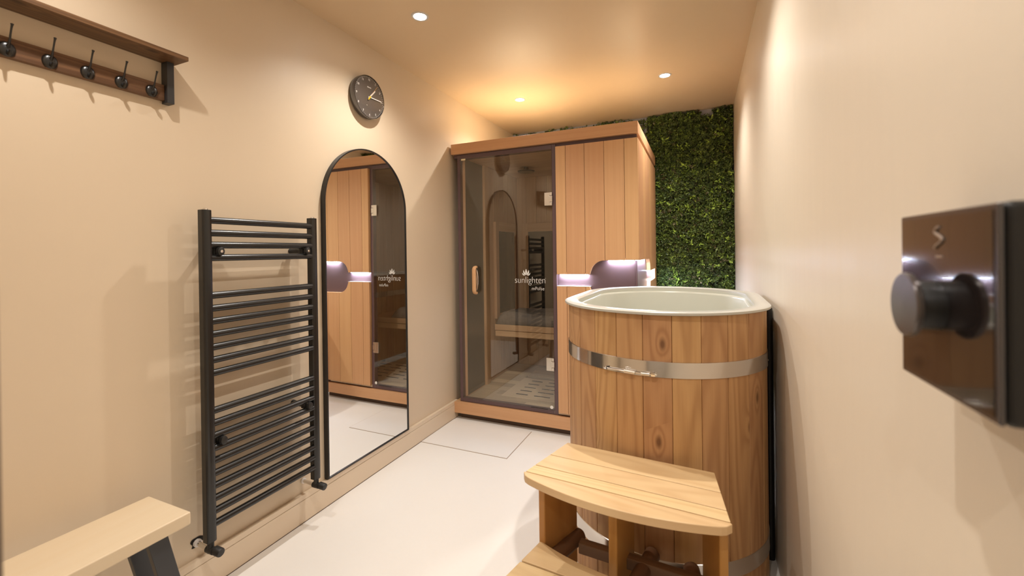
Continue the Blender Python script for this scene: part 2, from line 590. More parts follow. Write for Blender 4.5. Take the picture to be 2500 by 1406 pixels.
def post(y0, y1):
    mb = MB()
    ya, yb = y0, y1
    poly = [(0.070, ya), (0.094, ya), (0.0985, ya + 0.004), (0.1005, ya + 0.010), (0.1010, (ya + yb) / 2), (0.1005, yb - 0.010), (0.0985, yb - 0.004), (0.094, yb), (0.070, yb)]
    mb.prism(poly, 0.205, 1.347, plane='xy', g='z')
    return mb


for a, b_ in ((YL0, YL1), (YR0, YR1)):
    post(a, b_).build('upright', M['rad'], rad, bevel=0.0015)
bars = [1.312, 1.268, 1.226, 1.182] + [1.051 - 0.0449 * k for k in range(7)] + [0.651 - 0.0435 * k for k in range(10)]
for z in bars:
    MB().tube([(0.087, YL1 - 0.004, z), (0.087, YR0 + 0.004, z)], 0.0122, 20).build('bar', M['rad'], rad, smooth=True)
for y, z in ((0.968, 1.204), (1.332, 1.204), (0.968, 0.541), (1.332, 0.541)):
    mb = MB()
    mb.lathe([(0.0, 0.0), (0.0125, 0.0), (0.0125, 0.004), (0.011, 0.006), (0.0105, 0.07)], (0, y, z), (1, 0, 0), 24)
    mb.tube([(0.068, y, z - 0.012), (0.068, y, z + 0.012)], 0.012, 16)
    br = mb.build('wall_bracket', M['blackplastic'], rad, smooth=True)
    cap = MB()
    rows = []
    for r_, h_ in ((0.0001, 0.010), (0.7, 0.0095), (0.93, 0.008), (1.0, 0.005), (1.0, -0.004), (0.8, -0.006)):
        rows.append([(0.100 + h_, y + 0.012 * r_ * cos(a) * (1 if True else 1), z + (0.0155 * sin(a)) * r_) for a in [2 * pi * k / 24 for k in range(24)]])
    cap.grid(rows, closed_u=True)
    cap.build('clamp_cap', M['blackplastic'], br, smooth=True)
    if z > 1:
        MB().lathe([(0.0, 0.0115), (0.0035, 0.0115), (0.005, 0.0105), (0.005, 0.009)], (0.100, y, z), (1, 0, 0), 16).build('screw_head', M['chrome'], br, smooth=True)
for y, s in ((0.929, -1), (1.373, 1)):
    mb = MB()
    mb.tube([(0.086, y, 0.206), (0.086, y, 0.168)], 0.0105, 20)
    mb.tube([(0.070, y, 0.176), (0.104, y, 0.176)], 0.0125, 20)
    vb = mb.build('valve', M['blackplastic'], rad, smooth=True)
    MB().lathe([(0.011, 0.0), (0.0145, 0.002), (0.0145, 0.028), (0.013, 0.031), (0.0, 0.032)], (0.100, y + 0.004, 0.176), (1.0, 0.10, -0.12), 28).build('valve_cap', M['blackplastic'], vb, smooth=True)
    MB().tube([(0.0, y + 0.004, 0.176), (0.074, y, 0.176)], 0.0075, 16).build('pipe', M['chrome'], vb, smooth=True)
    if s < 0:
        hm = MB()
        rows = []
        for r_, x_ in ((0.0, 0.0012), (0.021, 0.0012)):
            rows.append([(x_, y + 0.004 + r_ * cos(a) * (1 + 0.22 * sin(3 * a + 1) + 0.1 * sin(7 * a)), 0.178 + r_ * sin(a) * (1 + 0.2 * cos(2 * a))) for a in [2 * pi * k / 28 for k in range(28)]])
        hm.grid(rows, closed_u=True)
        hm.build('wall_hole', M['gap'], rad)
        MB().lathe([(0.0085, 0.0), (0.0135, 0.001), (0.013, 0.010), (0.008, 0.012)], (0.001, y + 0.004, 0.176), (1, 0, 0), 10).build('plaster_collar', M['plaster'], rad, smooth=True)
    else:
        MB().lathe([(0.0085, 0.0), (0.0125, 0.001), (0.012, 0.006), (0.008, 0.008)], (0.001, y + 0.004, 0.176), (1, 0, 0), 12).build('plaster_collar', M['plaster'], rad, smooth=True)
for y in (0.929, 1.373):
    MB().lathe([(0.008, 0.0), (0.008, 0.004), (0.005, 0.006), (0.0, 0.006)], (0.086, y, 1.347), (0, 0, 1), 16).build('vent_plug', M['chrome'], rad, smooth=True)

# ================================================================== arched mirror
mir = thing('wall_mirror', 'tall arched mirror with thin black frame standing on the skirting', 'mirror', (0.0, 1.80, 0.124))
Y0, Y1, ZB, ZT = 1.497, 2.109, 0.126, 1.744
RR = (Y1 - Y0) / 2


def arch(ins, n=48):
    p = [(Y0 + ins, ZB + ins), (Y1 - ins, ZB + ins)]
    for k in range(n + 1):
        a = pi * k / n
        p.append(((Y0 + Y1) / 2 + (RR - ins) * cos(a), ZT - RR + (RR - ins) * sin(a)))
    return p


o_, i_ = arch(0.0), arch(0.0065)
n_ = len(o_)
mb = MB()
rows = [[(0.001, *p) for p in o_], [(0.026, *p) for p in o_], [(0.027, *[o_[k][c] * 0.85 + i_[k][c] * 0.15 for c in (0, 1)]) for k in range(n_)],
        [(0.027, *p) for p in i_], [(0.021, *p) for p in i_]]
mb.grid([[Vector(p) for p in r] for r in rows], closed_u=True, flip=True)
mb.build('frame', M['blackpaint'], mir, smooth=True)
mb = MB()
b0 = len(mb.v)
for p in arch(0.005):
    mb.v.append((0.022, *p))
for p in arch(0.005):
    mb.v.append((0.016, *p))
nn = len(arch(0.005))
mb.face(list(range(nn)))
mb.face(list(reversed(range(nn, 2 * nn))))
for k in range(nn):
    mb.face([(k + 1) % nn, k, nn + k, nn + (k + 1) % nn])
mb.build('mirror_glass', M['mirror'], mir)

# ================================================================== wall clock
CY, CZ, CR = 1.797, 2.022, 0.113
ck = thing('wall_clock', 'round wall clock with charcoal dial and white hands above the arched mirror', 'clock', (0.0, CY, CZ))
MB().lathe([(CR * 0.90, 0.0), (CR * 0.97, 0.006), (CR, 0.016), (CR, 0.040), (CR * 0.985, 0.043), (CR * 0.965, 0.043), (CR * 0.965, 0.036), (0.0, 0.036)], (0.0, CY, CZ), (1, 0, 0), 72).build('case', [M['edge_chrome']], ck, smooth=True)
dl = MB().lathe([(CR * 0.955, 0.0365), (0.0, 0.0366)], (0.0, CY, CZ), (1, 0, 0), 72).build('dial', M['dial'], ck)
MB().lathe([(CR * 0.965, 0.0440), (CR * 0.9, 0.0465), (0.0, 0.0475)], (0.0, CY, CZ), (1, 0, 0), 72).build('cover_glass', M['clear'], ck, smooth=True)


def dial_pt(ang, r):   # clockwise from twelve as seen from the room (+y is to the right)
    a = radians(ang)
    return (CY + r * sin(a), CZ + r * cos(a))


tk = MB()
for k in range(60):
    a = k * 6
    r0, r1, w_ = CR * 0.90, CR * 0.945, (0.0007 if k % 5 else 0.0013)
    y0, z0 = dial_pt(a, r0)
    y1, z1 = dial_pt(a, r1)
    dy, dz = cos(radians(a)) * w_, -sin(radians(a)) * w_
    b0 = len(tk.v)
    tk.v += [(0.0371, y0 - dy, z0 - dz), (0.0371, y0 + dy, z0 + dz), (0.0371, y1 + dy, z1 + dz), (0.0371, y1 - dy, z1 - dz)]
    tk.face([b0, b0 + 1, b0 + 2, b0 + 3])
tk.build('minute_marks', M['white_print'], ck)
for k in range(1, 13):
    y, z = dial_pt(30 * k, CR * 0.82)
    text_mesh('numeral', str(k), 0.0145, M['white_print'], ck, (0.0372, y, z), (0, 1, 0), (0, 0, 1), 0.0001, bold=0.0003)
text_mesh('dial_print', 'BRAUN', 0.0085, M['white_print'], ck, (0.0372, CY, CZ + 0.052), (0, 1, 0), (0, 0, 1), 0.0001, bold=0.0002)


def hand(name, ang, r0, r1, w0, w1, x, mat):
    y0, z0 = dial_pt(ang, r0)
    y1, z1 = dial_pt(ang, r1)
    c, s = cos(radians(ang)), -sin(radians(ang))
    poly = [(y0 - c * w0, z0 - s * w0), (y0 + c * w0, z0 + s * w0), (y1 + c * w1, z1 + s * w1), (y1 - c * w1, z1 - s * w1)]
    return MB().prism(poly, x, x + 0.0012, plane='yz', g='z').build(name, mat, ck, bevel=0.0004)


hand('hour_hand', 43, -0.012, 0.062, 0.0034, 0.0034, 0.0385, M['white_print'])
hand('minute_hand', 89, -0.010, 0.086, 0.0024, 0.0024, 0.0402, M['white_print'])
sh = hand('second_hand', 38, -0.006, 0.092, 0.0008, 0.0006, 0.0420, M['orange'])
MB().lathe([(0.0, 0.0445), (0.005, 0.0445), (0.0055, 0.0425)], (0.0, CY, CZ), (1, 0, 0), 20).prism([(dial_pt(220 - 90, 0.0035)), dial_pt(220 + 90, 0.0035), dial_pt(228, 0.021), dial_pt(212, 0.021)][::-1], 0.0422, 0.0436, plane='yz', g='z').build('counterweight', M['yellow'], sh, smooth=False)

# ================================================================== coat rack shelf
ra = thing('coat_rack', 'dark brown wooden wall shelf with black coat hooks at the top left', 'coat rack', (0.0, 0.6, 1.70))
YS0, YS1 = 0.16, 0.880
MB().box((0.001, YS0, 1.834), (0.094, YS1, 1.848), g='y').build('shelf_board', M['dark_wood'], ra, bevel=0.0008)
MB().box((0.001, YS0 + 0.03, 1.706), (0.019, 0.847, 1.757), g='y').build('hook_rail', M['dark_wood'], ra, bevel=0.0008)
for y in (YS0 + 0.02, 0.848):
    MB().box((0.0005, y, 1.697), (0.033, y + 0.021, 1.834), g='z').box((0.0005, y, 1.848), (0.022, y + 0.021, 1.856)).build('bracket', M['bracket'], ra, bevel=0.0008)


def hook(y):
    zc = 1.725
    mb = MB()
    rows = []
    for r_, h_ in ((0.0001, 0.0088), (0.5, 0.0082), (0.8, 0.0062), (0.95, 0.0035), (1.0, 0.0)):
        rows.append([(0.019 + h_, y + 0.0165 * r_ * cos(a), zc + 0.0195 * r_ * sin(a)) for a in [2 * pi * k / 28 for k in range(28)]])
    mb.grid(rows, closed_u=True)
    h = mb.build('hook', M['iron'], ra, smooth=True)
    pr = MB()
    pts = [(0.024, y, zc + 0.004), (0.031, y, zc + 0.010), (0.037, y, zc + 0.020), (0.042, y, zc + 0.034), (0.048, y, zc + 0.048), (0.052, y, zc + 0.056)]
    pr.tube(pts, [0.0048, 0.0032, 0.0023, 0.0020, 0.0021, 0.0026], 12)
    pr.lathe([(0.0, -0.002), (0.0026, -0.0015), (0.0034, 0.0005), (0.0028, 0.0022), (0.0, 0.003)], pts[-1], (0.4, 0, 0.9), 14)
    pr.build('upper_prong', M['iron'], h, smooth=True)
    lo = MB()
    pts = [(0.023, y, zc - 0.004), (0.028, y, zc - 0.012), (0.033, y, zc - 0.0145), (0.038, y, zc - 0.011), (0.040, y, zc - 0.006)]
    lo.tube(pts, [(0.004, 0.0045), (0.004, 0.0058), (0.0035, 0.0065), (0.003, 0.0065), (0.0025, 0.005)], 14)
    lo.build('lower_prong', M['iron'], h, smooth=True)
    MB().lathe([(0.0025, 0.0), (0.0032, 0.0008), (0.002, 0.0013), (0.0, 0.0014)], (0.0262, y - 0.004, zc + 0.003), (1, -0.2, 0.1), 12).build('screw_head', M['blackpaint'], h, smooth=True)


for k in range(-3, 5):
    hook(0.6515 + 0.0792 * (k - 2))

# ================================================================== bench, bottom left
bn = thing('bench', 'low pale wooden bench with slanted graphite steel legs below the coat shelf', 'bench', (0.18, 0.45, 0))
MB().box((0.074, YF + 0.04, 0.413), (0.284, 0.758, 0.450), g='y').build('seat_slab', M['ash'], bn, bevel=0.004, seg=3)
for (ya, sgn) in ((0.690, 1), (0.25, -1)):
    for x in (0.238, 0.110):
        spl = 0.22 * sgn

        def fn(p, ya=ya, spl=spl):
            return (p[0], p[1] + (0.413 - p[2]) * spl, p[2])
        MB().box((x - 0.010, ya - 0.024, 0.0), (x + 0.010, ya + 0.024, 0.413), fn=fn).build('leg', M['leg'], bn, bevel=0.0015)
    MB().box((0.095, ya - 0.02, 0.407), (0.255, ya + 0.02, 0.413)).build('leg_plate', M['leg'], bn, bevel=0.001)

# ================================================================== wooden plunge tub
XC, YC, TH = 1.499, 1.953, -0.015
TA, TC, TBG = 0.375, 0.223, 0.302
ZR = 0.99


def outline(a, c, bg, r, n=480):
    R = (a * a + bg * bg) / (2 * bg)
    th = asin(min(1, a / R))
    arc = [(R * sin(t_), -(c + bg - R) - R * cos(t_)) for t_ in np.linspace(-th, th, 60)]
    P = np.array(arc + [(-x, -y) for x, y in arc])
    Q = np.vstack([P, P[:1]])
    L = np.r_[0, np.cumsum(np.hypot(*np.diff(Q, axis=0).T))]
    s = np.linspace(0, L[-1], n, endpoint=False)
    X = np.c_[np.interp(s, L, Q[:, 0]), np.interp(s, L, Q[:, 1])]
    k = max(1, int(r / (L[-1] / n)))
    K = np.ones(2 * k + 1) / (2 * k + 1)
    for _ in range(2):
        X = np.c_[[np.convolve(np.r_[X[-k:, i], X[:, i], X[:k, i]], K, 'valid') for i in (0, 1)]].T
    return X


def offset(X, d):
    T = np.roll(X, -1, 0) - np.roll(X, 1, 0)
    T /= np.hypot(T[:, 0], T[:, 1])[:, None]
    return X - np.c_[T[:, 1], -T[:, 0]] * d   # d > 0: inwards


def tubw(X, z):
    co, si = cos(TH), sin(TH)
    return [(XC + p[0] * co - p[1] * si, YC + p[0] * si + p[1] * co, z) for p in X]


def resample(X, n, s0=0.0):
    Q = np.vstack([X, X[:1]])
    L = np.r_[0, np.cumsum(np.hypot(*np.diff(Q, axis=0).T))]
    s = (s0 + np.linspace(0, L[-1], n, endpoint=False)) % L[-1]
    return np.c_[np.interp(s, L, Q[:, 0]), np.interp(s, L, Q[:, 1])], L[-1]


RIMO = outline(TA, TC, TBG, 0.045)
WOOD = offset(RIMO, 0.014)
tub = thing('plunge_tub', 'tall wooden stave cold plunge tub with ivory rim and steel bands', 'plunge tub', (XC, YC, 0))
mb = MB()
NST = 32
S0 = SEAM0 = 0.0
NSUB = 16
# seams at equal steps along the wooden outline; seam zero lies at the measured seam in the middle of the near face
dmin = None
Wq, PER = resample(WOOD, 4000)
idx = None
for i_k in range(4000):
    P3 = tubw(Wq[i_k:i_k + 1], 0.7)[0]
    d_ = Vector(P3) - CAM
    z_ = d_.dot(fw)
    px = 1250 + FPX * d_.dot(rt2) / z_
    if P3[1] < YC - 0.2 and (dmin is None or abs(px - 1642.0) < dmin):
        dmin, idx = abs(px - 1642.0), i_k
SEAM0 = idx / 4000 * PER
STEP = PER / NST
for st in range(NST):
    Q = np.vstack([Wq, Wq[:1]])
    L = np.linspace(0, PER, 4001)
    g = 0.0011 / STEP
    fr_ = [0, g * 0.6] + list(np.linspace(g * 1.6, 1 - g * 1.6, 9)) + [1 - g * 0.6, 1]
    dep = [0.006, 0.0012] + [0.0] * 9 + [0.0012, 0.006]
    ss = [(SEAM0 + (st + f_) * STEP) for f_ in fr_]
    pts = np.array([[np.interp(s_ % PER, L, Q[:, 0]), np.interp(s_ % PER, L, Q[:, 1])] for s_ in ss])
    T = np.roll(Wq, -8, 0) - np.roll(Wq, 8, 0)
    T /= np.hypot(T[:, 0], T[:, 1])[:, None]
    for q in range(len(ss)):
        ti = int((ss[q] % PER) / PER * 4000) % 4000
        nrm = np.array([T[ti, 1], -T[ti, 0]])
        pts[q] -= nrm * dep[q]
    ou, ov = random.uniform(0, 50), random.uniform(0, 50)
    zs = [0.0, 0.004, 0.30, 0.65, 0.978]
    rows = [tubw(pts, z) for z in zs]
    pvv = random.random()
    mb.grid([[Vector(p) for p in r] for r in rows], uvf=lambda i, j: (ou + ss[j] - ss[0], ov + zs[i]), pv=pvv)
mb.build('stave_wall', M['stave'], tub, smooth=True)
# ivory rim ring with a rolled lip, and the liner inside
I1 = offset(RIMO, 0.052)
prof = [(0.002, -0.010), (0.0, -0.0085), (0.0, -0.0015), (0.0018, 0.0), (0.025, 0.0008), (0.050, 0.0), (0.0535, -0.002), (0.055, -0.010)]
rows = [[Vector(p) for p in tubw(offset(RIMO, d), ZR + h)] for d, h in prof]
rows = [[Vector(p) for p in tubw(offset(RIMO, 0.03), ZR - 0.010)]] + rows
mb = MB()
mb.grid(rows, closed_u=True)
mb.build('rim', M['rim'], tub, smooth=True)
prof = [(0.0550, -0.009), (0.056, -0.020), (0.060, -0.024), (0.063, -0.030), (0.072, -0.5), (0.090, -0.84), (0.14, -0.90)]
rows = [[Vector(p) for p in tubw(offset(RIMO, d), ZR + h)] for d, h in prof]
mb = MB()
b0 = mb.grid(rows, closed_u=True)
nn = len(rows[0])
mb.face([b0 + (len(rows) - 1) * nn + k for k in range(nn)])
mb.build('liner', M['liner'], tub, smooth=True)
for (za, zb) in ((0.779, 0.831), (0.140, 0.194)):
    mb = MB()
    rows = [[Vector(p) for p in tubw(offset(WOOD, d), z)] for d, z in ((-0.0002, za), (-0.0026, za + 0.0012), (-0.0022, (za + zb) / 2), (-0.0026, zb - 0.0012), (-0.0002, zb))]
    mb.grid(rows, closed_u=True)
    band = mb.build('steel_band', M['steel'], tub, smooth=True)
    sc = MB()

    def tub_at(px_target, z, near=True):
        best = None
        for k in range(0, 4000, 2):
            P3 = tubw(Wq[k:k + 1], z)[0]
            if P3[1] > YC:
                continue
            d_ = Vector(P3) - CAM
            px = 1250 + FPX * d_.dot(rt2) / d_.dot(fw)
            if best is None or abs(px - px_target) < best[0]:
                best = (abs(px - px_target), k)
        k = best[1]
        T_ = Wq[(k + 8) % 4000] - Wq[(k - 8) % 4000]
        T_ = T_ / np.hypot(*T_)
        nrm = np.array([T_[1], -T_[0]])
        co, si = cos(TH), sin(TH)
        N = Vector((nrm[0] * co - nrm[1] * si, nrm[0] * si + nrm[1] * co, 0))
        return Vector(tubw(Wq[k:k + 1], z)[0]), N
    if za > 0.5:
        zc = 0.789
        A, NA = tub_at(1482, zc)
        B1, NB1 = tub_at(1528, zc + 0.001)
        B2, NB2 = tub_at(1553, zc)
        C1, NC1 = tub_at(1567, zc)
        C2, NC2 = tub_at(1603, zc)
        rod = MB().tube([A + NA * 0.010, B1 + NB1 * 0.011, C2 + NC2 * 0.010], 0.0024, 12)
        rod.build('tension_rod', M['chrome'], band, smooth=True)
        MB().tube([B1 + NB1 * 0.010, B2 + NB2 * 0.010], 0.0062, 18).build('rod_barrel', M['satin'], band, smooth=True)
        MB().tube([C1 + NC1 * 0.010, (C1 + C2) / 2 + NC1 * 0.010 + (C2 - C1) * 0.08], 0.0060, 18).build('rod_barrel', M['satin'], band, smooth=True)
        dC = (C2 - C1).normalized()
        MB().lathe([(0.0060, -0.012), (0.0066, -0.010), (0.0066, -0.003), (0.0045, 0.003), (0.0, 0.007)], C2 + NC2 * 0.010 - dC * 0.004, dC, 6).build('cap_nut', M['chrome'], band, smooth=True)
        MB().lathe([(0.0055, -0.006), (0.0055, 0.002), (0.0035, 0.006), (0.0, 0.008)], A + NA * 0.010, (A - B1).normalized(), 6).build('cap_nut', M['chrome'], band, smooth=True)
        MB().tube([B1 + Vector((0, 0, 0.010)) + NB1 * 0.004, B1 + Vector((0.02, 0, 0.012)) + NB1 * 0.004], 0.0028, 10).build('rivet', M['chrome'], band, smooth=True)
    for px in (1394, 1872):
        A, NA = tub_at(px, za + 0.010)
        MB().lathe([(0.0038, 0.002), (0.003, 0.0045), (0.0, 0.005)], A + NA * 0.001, NA, 12).build('rivet', M['chrome'], band, smooth=True)

tag(MB().tube([(1.8795, 1.895, 0.0), (1.8795, 1.895, 0.935), (1.8795, 1.90, 0.955), (1.876, 1.915, 0.965)], 0.0135, 20).build('pipe', M['blackplastic'], None, smooth=True), 'black vertical tube in the gap between the wooden tub and the right wall', 'pipe')  # plain black tube for the dark strip between tub and wall

# ================================================================== step stool
ex, ey = Vector((0.9975, -0.0708, 0)), Vector((0.0708, 0.9975, 0))
SO = Vector((1.4425, 1.4285, 0))


def sl(p):
    return tuple(SO + ex * p[0] + ey * p[1] + Vector((0, 0, p[2])))


st = thing('step_stool', 'two tier wooden step stool with curved pine treads against the plunge tub', 'step stool', tuple(SO))


def halfw(y):     # flare of the sides
    return 0.232 + (-y) * 0.193


def fan_board(y0, y1, z0, z1, kind='flat', bulge=0.0, w=halfw, yoff=0.0, backb=None):
    """board between local y0 (back) and y1 (front, smaller) with optional curved front / back"""
    poly = []
    N = 48
    rc = 0.034
    if kind == 'front':
        hw = w(y1)
        pts = [(-w(y0), y0)]
        for k in range(N + 1):
            x = -hw + 2 * hw * k / N
            yy = y1 - bulge * (1 - (x / hw) ** 2)
            corner = max(0.0, (abs(x) - (hw - rc)) / rc)
            yy += 0.016 * (1 - sqrt(max(0.0, 1 - corner ** 2)))
            pts.append((x, yy))
        pts.append((w(y0), y0))
        poly = pts
    elif kind == 'back':
        hw = w(y0)
        pts = [(-w(y1), y1), (w(y1), y1)]
        for k in range(N + 1):
            x = hw - 2 * hw * k / N
            pts.append((x, y0 - bulge * (1 - (x / hw) ** 2)))
        poly = pts
    else:
        poly = [(-w(y0), y0), (-w(y1), y1), (w(y1), y1), (w(y0), y0)]
    return MB().prism(poly, z0, z1, plane='xy', g='x', fn=sl)


ZT_ = 0.520
G = 0.0030
for y0, y1, kind in ((0.0, -0.109 + G / 2, 'flat'), (-0.109 - G / 2, -0.192 + G / 2, 'flat'), (-0.192 - G / 2, -0.241 + G / 2, 'flat'), (-0.241 - G / 2, -0.262, 'front')):
    fan_board(y0, y1, ZT_ - 0.023, ZT_, kind, 0.052).build('tread_board', M['pine'], st, bevel=0.004 if kind == 'front' else 0.0018, seg=3)
ZL = 0.262


def hw2(y):
    return 0.268 + (-0.16 - y) * 0.16


fan_board(-0.160, -0.268 + G, ZL - 0.023, ZL, 'back', 0.05, w=hw2).build('lower_tread_board', M['pine'], st, bevel=0.0025, seg=3)
fan_board(-0.268 - G, -0.352 + G, ZL - 0.023, ZL, 'flat', w=hw2).build('lower_tread_board', M['pine'], st, bevel=0.0025, seg=3)
fan_board(-0.352 - G, -0.405, ZL - 0.023, ZL, 'front', 0.050, w=hw2).build('lower_tread_board', M['pine'], st, bevel=0.004, seg=3)


def leg(xf, xb, t_, y0=-0.165, y1=-0.010, z1=ZT_ - 0.023, name='side_panel', mat='pine_dk'):
    """xf, xb: left face x at front and back"""
    poly = [(xf, y0), (xf + t_, y0), (xb + t_, y1), (xb, y1)]
    return MB().prism(poly, 0.0, z1, plane='xy', g='z', fn=sl).build(name, M[mat], st, bevel=0.003, seg=2)


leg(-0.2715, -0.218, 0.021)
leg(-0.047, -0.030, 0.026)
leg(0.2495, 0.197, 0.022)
# front legs under the lower tread
for xf in (-0.292, -0.04, 0.27):
    d_ = -0.02 if xf < -0.1 else (0.02 if xf > 0.1 else 0)
    poly = [(xf + d_ * 0.5, -0.40), (xf + d_ * 0.5 + 0.022, -0.40), (xf + 0.022, -0.285), (xf, -0.285)]
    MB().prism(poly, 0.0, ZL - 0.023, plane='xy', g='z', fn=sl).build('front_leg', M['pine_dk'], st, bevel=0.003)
# cleats under the top tread, beside each panel
for (xa, s) in ((-0.249, 1), (-0.020, 1), (0.228, -1)):
    poly = [(xa, -0.225), (xa + 0.026 * s, -0.225), (xa + 0.026 * s + 0.02 * (1 if s > 0 else -1) * (1 if abs(xa) > 0.1 else 0.3), -0.03), (xa + 0.02 * (1 if s > 0 else -1) * (1 if abs(xa) > 0.1 else 0.3), -0.03)]
    if s < 0:
        poly = poly[::-1]
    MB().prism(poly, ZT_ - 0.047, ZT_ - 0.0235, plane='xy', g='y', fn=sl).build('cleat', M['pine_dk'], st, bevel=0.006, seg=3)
# round ended runners below the lower tread, dark brown
for (xb, yb, xf, yf) in ((-0.188, -0.012, -0.287, -0.385), (0.050, 0.002, -0.012, -0.385), (0.166, -0.012, 0.262, -0.385)):
    B_, F_ = Vector(sl((xb, yb, 0.216))), Vector(sl((xf, yf, 0.216)))
    d_ = (B_ - F_).normalized()
    pts = [F_ + (B_ - F_) * (k / 8) for k in range(9)] + [B_ + d_ * 0.008, B_ + d_ * 0.012]
    MB().tube(pts, [(0.0235, 0.0235)] * 9 + [(0.016, 0.017), (0.004, 0.005)], 20).build('runner', M['walnut'], st, smooth=True)
MB().box((-0.168, -0.085, 0.204), (0.205, -0.055, 0.240), g='x', fn=sl).build('cross_rail', M['walnut'], st, bevel=0.003)
MB().box((-0.235, -0.10, 0.06), (0.205, -0.078, 0.095), g='x', fn=sl).build('cross_rail', M['walnut'], st, bevel=0.003)

# ================================================================== infrared sauna cabin
SX0, SX1, SY0, SY1 = 0.018, 1.3105, 2.642, 3.745
sa = thing('sauna_cabin', 'cedar sauna cabin with smoked glass door and white lit recess', 'sauna', (0.66, 3.2, 0))
# crown with fascia joints
mb = MB()
mb.box((SX0, SY0, 1.8885), (SX1, SY0 + 0.03, 1.960), g='x')
mb.box((SX0, SY0 + 0.0305, 1.8885), (SX0 + 0.03, SY1, 1.960), g='y')
mb.box((SX1 - 0.03, SY0 + 0.0305, 1.8885), (SX1, SY1, 1.960), g='y')
mb.box((SX0 + 0.0305, SY1 - 0.03, 1.8885), (SX1 - 0.0305, SY1, 1.960), g='x')
mb.build('roof_crown', M['cedar'], sa, bevel=0.0012)
MB().box((SX0 + 0.0305, SY0 + 0.0305, 1.93), (SX1 - 0.0305, SY1 - 0.0305, 1.955), g='x').build('roof_board', M['roofply'], sa)
mb = MB()
mb.box((SX0, SY0, 0.044), (SX1, SY0 + 0.03, 0.122), g='x')
mb.box((SX1 - 0.03, SY0 + 0.0305, 0.044), (SX1, SY1, 0.122), g='y')
mb.box((SX0, SY0 + 0.0305, 0.044), (SX0 + 0.03, SY1, 0.122), g='y')
mb.build('base_skirt', M['cedar'], sa, bevel=0.0015)
MB().box((SX0 + 0.03, SY0 + 0.045, 0.0), (SX1 - 0.03, SY1, 0.044)).build('toe_kick', M['toe'], sa)
# plum carcass
mb = MB()
mb.box((0.792, 2.676, 0.122), (1.282, 2.700, 1.8885), g='z')
mb.box((1.258, 2.700, 0.122), (1.282, SY1 - 0.002, 1.8885), g='z')
mb.box((SX0 + 0.006, 2.672, 1.8640), (1.300, 2.700, 1.8885), g='z')
mb.box((SX0 + 0.026, 2.700, 0.122), (0.062, SY1 - 0.002, 1.8885), g='z')
mb.box((0.062, SY1 - 0.03, 0.122), (1.258, SY1 - 0.002, 1.8885), g='z')
mb.build('carcass', M['plum'], sa)
mb = MB()
mb.box((0.056, 2.664, 0.124), (0.079, 2.700, 1.884))
mb.box((0.764, 2.664, 0.124), (0.791, 2.700, 1.884))
mb.box((0.079, 2.664, 1.852), (0.764, 2.700, 1.884))
mb.box((0.079, 2.664, 0.124), (0.764, 2.700, 0.152))
mb.build('door_frame', M['plum'], sa, bevel=0.002)

R1 = 0.088


def ztop(x):      # lower edge of the upper planks above the recess, front face
    if x < 1.012:
        return 1.040
    if x < 1.012 + R1:
        return 1.040 + sqrt(max(0, R1 ** 2 - (1.012 + R1 - x) ** 2))
    return 1.1285


def zbot(x):      # upper edge of the lower planks below the recess
    if x < 1.012:
        return 0.964
    if x < 1.012 + R1:
        return 0.964 - sqrt(max(0, R1 ** 2 - (1.012 + R1 - x) ** 2))
    return 0.876


def ztop_s(y):    # right side: the wide part runs back from the corner
    if y < 3.19:
        return 1.1285
    if y < 3.19 + R1:
        return 1.040 + sqrt(max(0, R1 ** 2 - (y - 3.19) ** 2))
    return 1.040 if y < 3.62 else None


def zbot_s(y):
    if y < 3.19:
        return 0.876
    if y < 3.19 + R1:
        return 0.964 - sqrt(max(0, R1 ** 2 - (y - 3.19) ** 2))
    return 0.964


def planks(seams, fa, zlim, upper, plane, a0, a1):
    mb = MB()
    for x0, x1 in zip(seams[:-1], seams[1:]):
        a, b_ = x0 + 0.0011, x1 - 0.0011
        n = 16 if (b_ > 1.0 or plane == 'yz') else 2
        xs = [a + (b_ - a) * k / n for k in range(n + 1)]
        if upper:
            poly = [(x, fa(x)) for x in xs] + [(b_, zlim), (a, zlim)]
        else:
            poly = [(a, zlim), (b_, zlim)] + [(x, fa(x)) for x in reversed(xs)]
        mb.prism(poly, a0, a1, plane=plane, g='z')
    return mb


SE = [0.795, 0.862, 0.984, 1.107, 1.229, 1.3095]
planks(SE, ztop, 1.862, True, 'xz', SY0 + 0.003, SY0 + 0.033).build('front_panel', M['cedar'], sa, bevel=0.001)
planks(SE, zbot, 0.146, False, 'xz', SY0 + 0.003, SY0 + 0.033).build('front_panel', M['cedar'], sa, bevel=0.001)
SS = [2.676, 2.76, 2.885, 3.01, 3.135, 3.26, 3.385, 3.51, 3.62, 3.765]
planks(SS[:-1], lambda y: ztop_s(min(y, 3.61)), 1.862, True, 'yz', 1.2825, 1.3095).build('side_panel', M['cedar'], sa, bevel=0.001)
planks(SS[:-1], lambda y: zbot_s(min(y, 3.61)), 0.146, False, 'yz', 1.2825, 1.3095).build('side_panel', M['cedar'], sa, bevel=0.001)
MB().box((1.2825, 3.6225, 0.146), (1.3095, SY1 - 0.004, 1.862), g='z').build('corner_post', M['cedar'], sa, bevel=0.001)
MB().box((1.2825, 2.6765, 0.880), (1.2950, 2.684, 1.125)).build('corner_bead', M['plum'], sa)
# cool light strips tucked under the upper edge of the recess
for lo, hi in (((0.815, 2.6585, 1.0385), (0.995, 2.6685, 1.0395)), ((1.125, 2.6585, 1.1265), (1.275, 2.6685, 1.1275)),
               ((1.2865, 2.70, 1.1265), (1.2965, 3.17, 1.1275)), ((1.2865, 3.30, 1.0385), (1.2965, 3.60, 1.0395))):
    MB().box(lo, hi).build('light_strip', M['led'] if lo[0] < 1.2 else M['led_side'], sa)
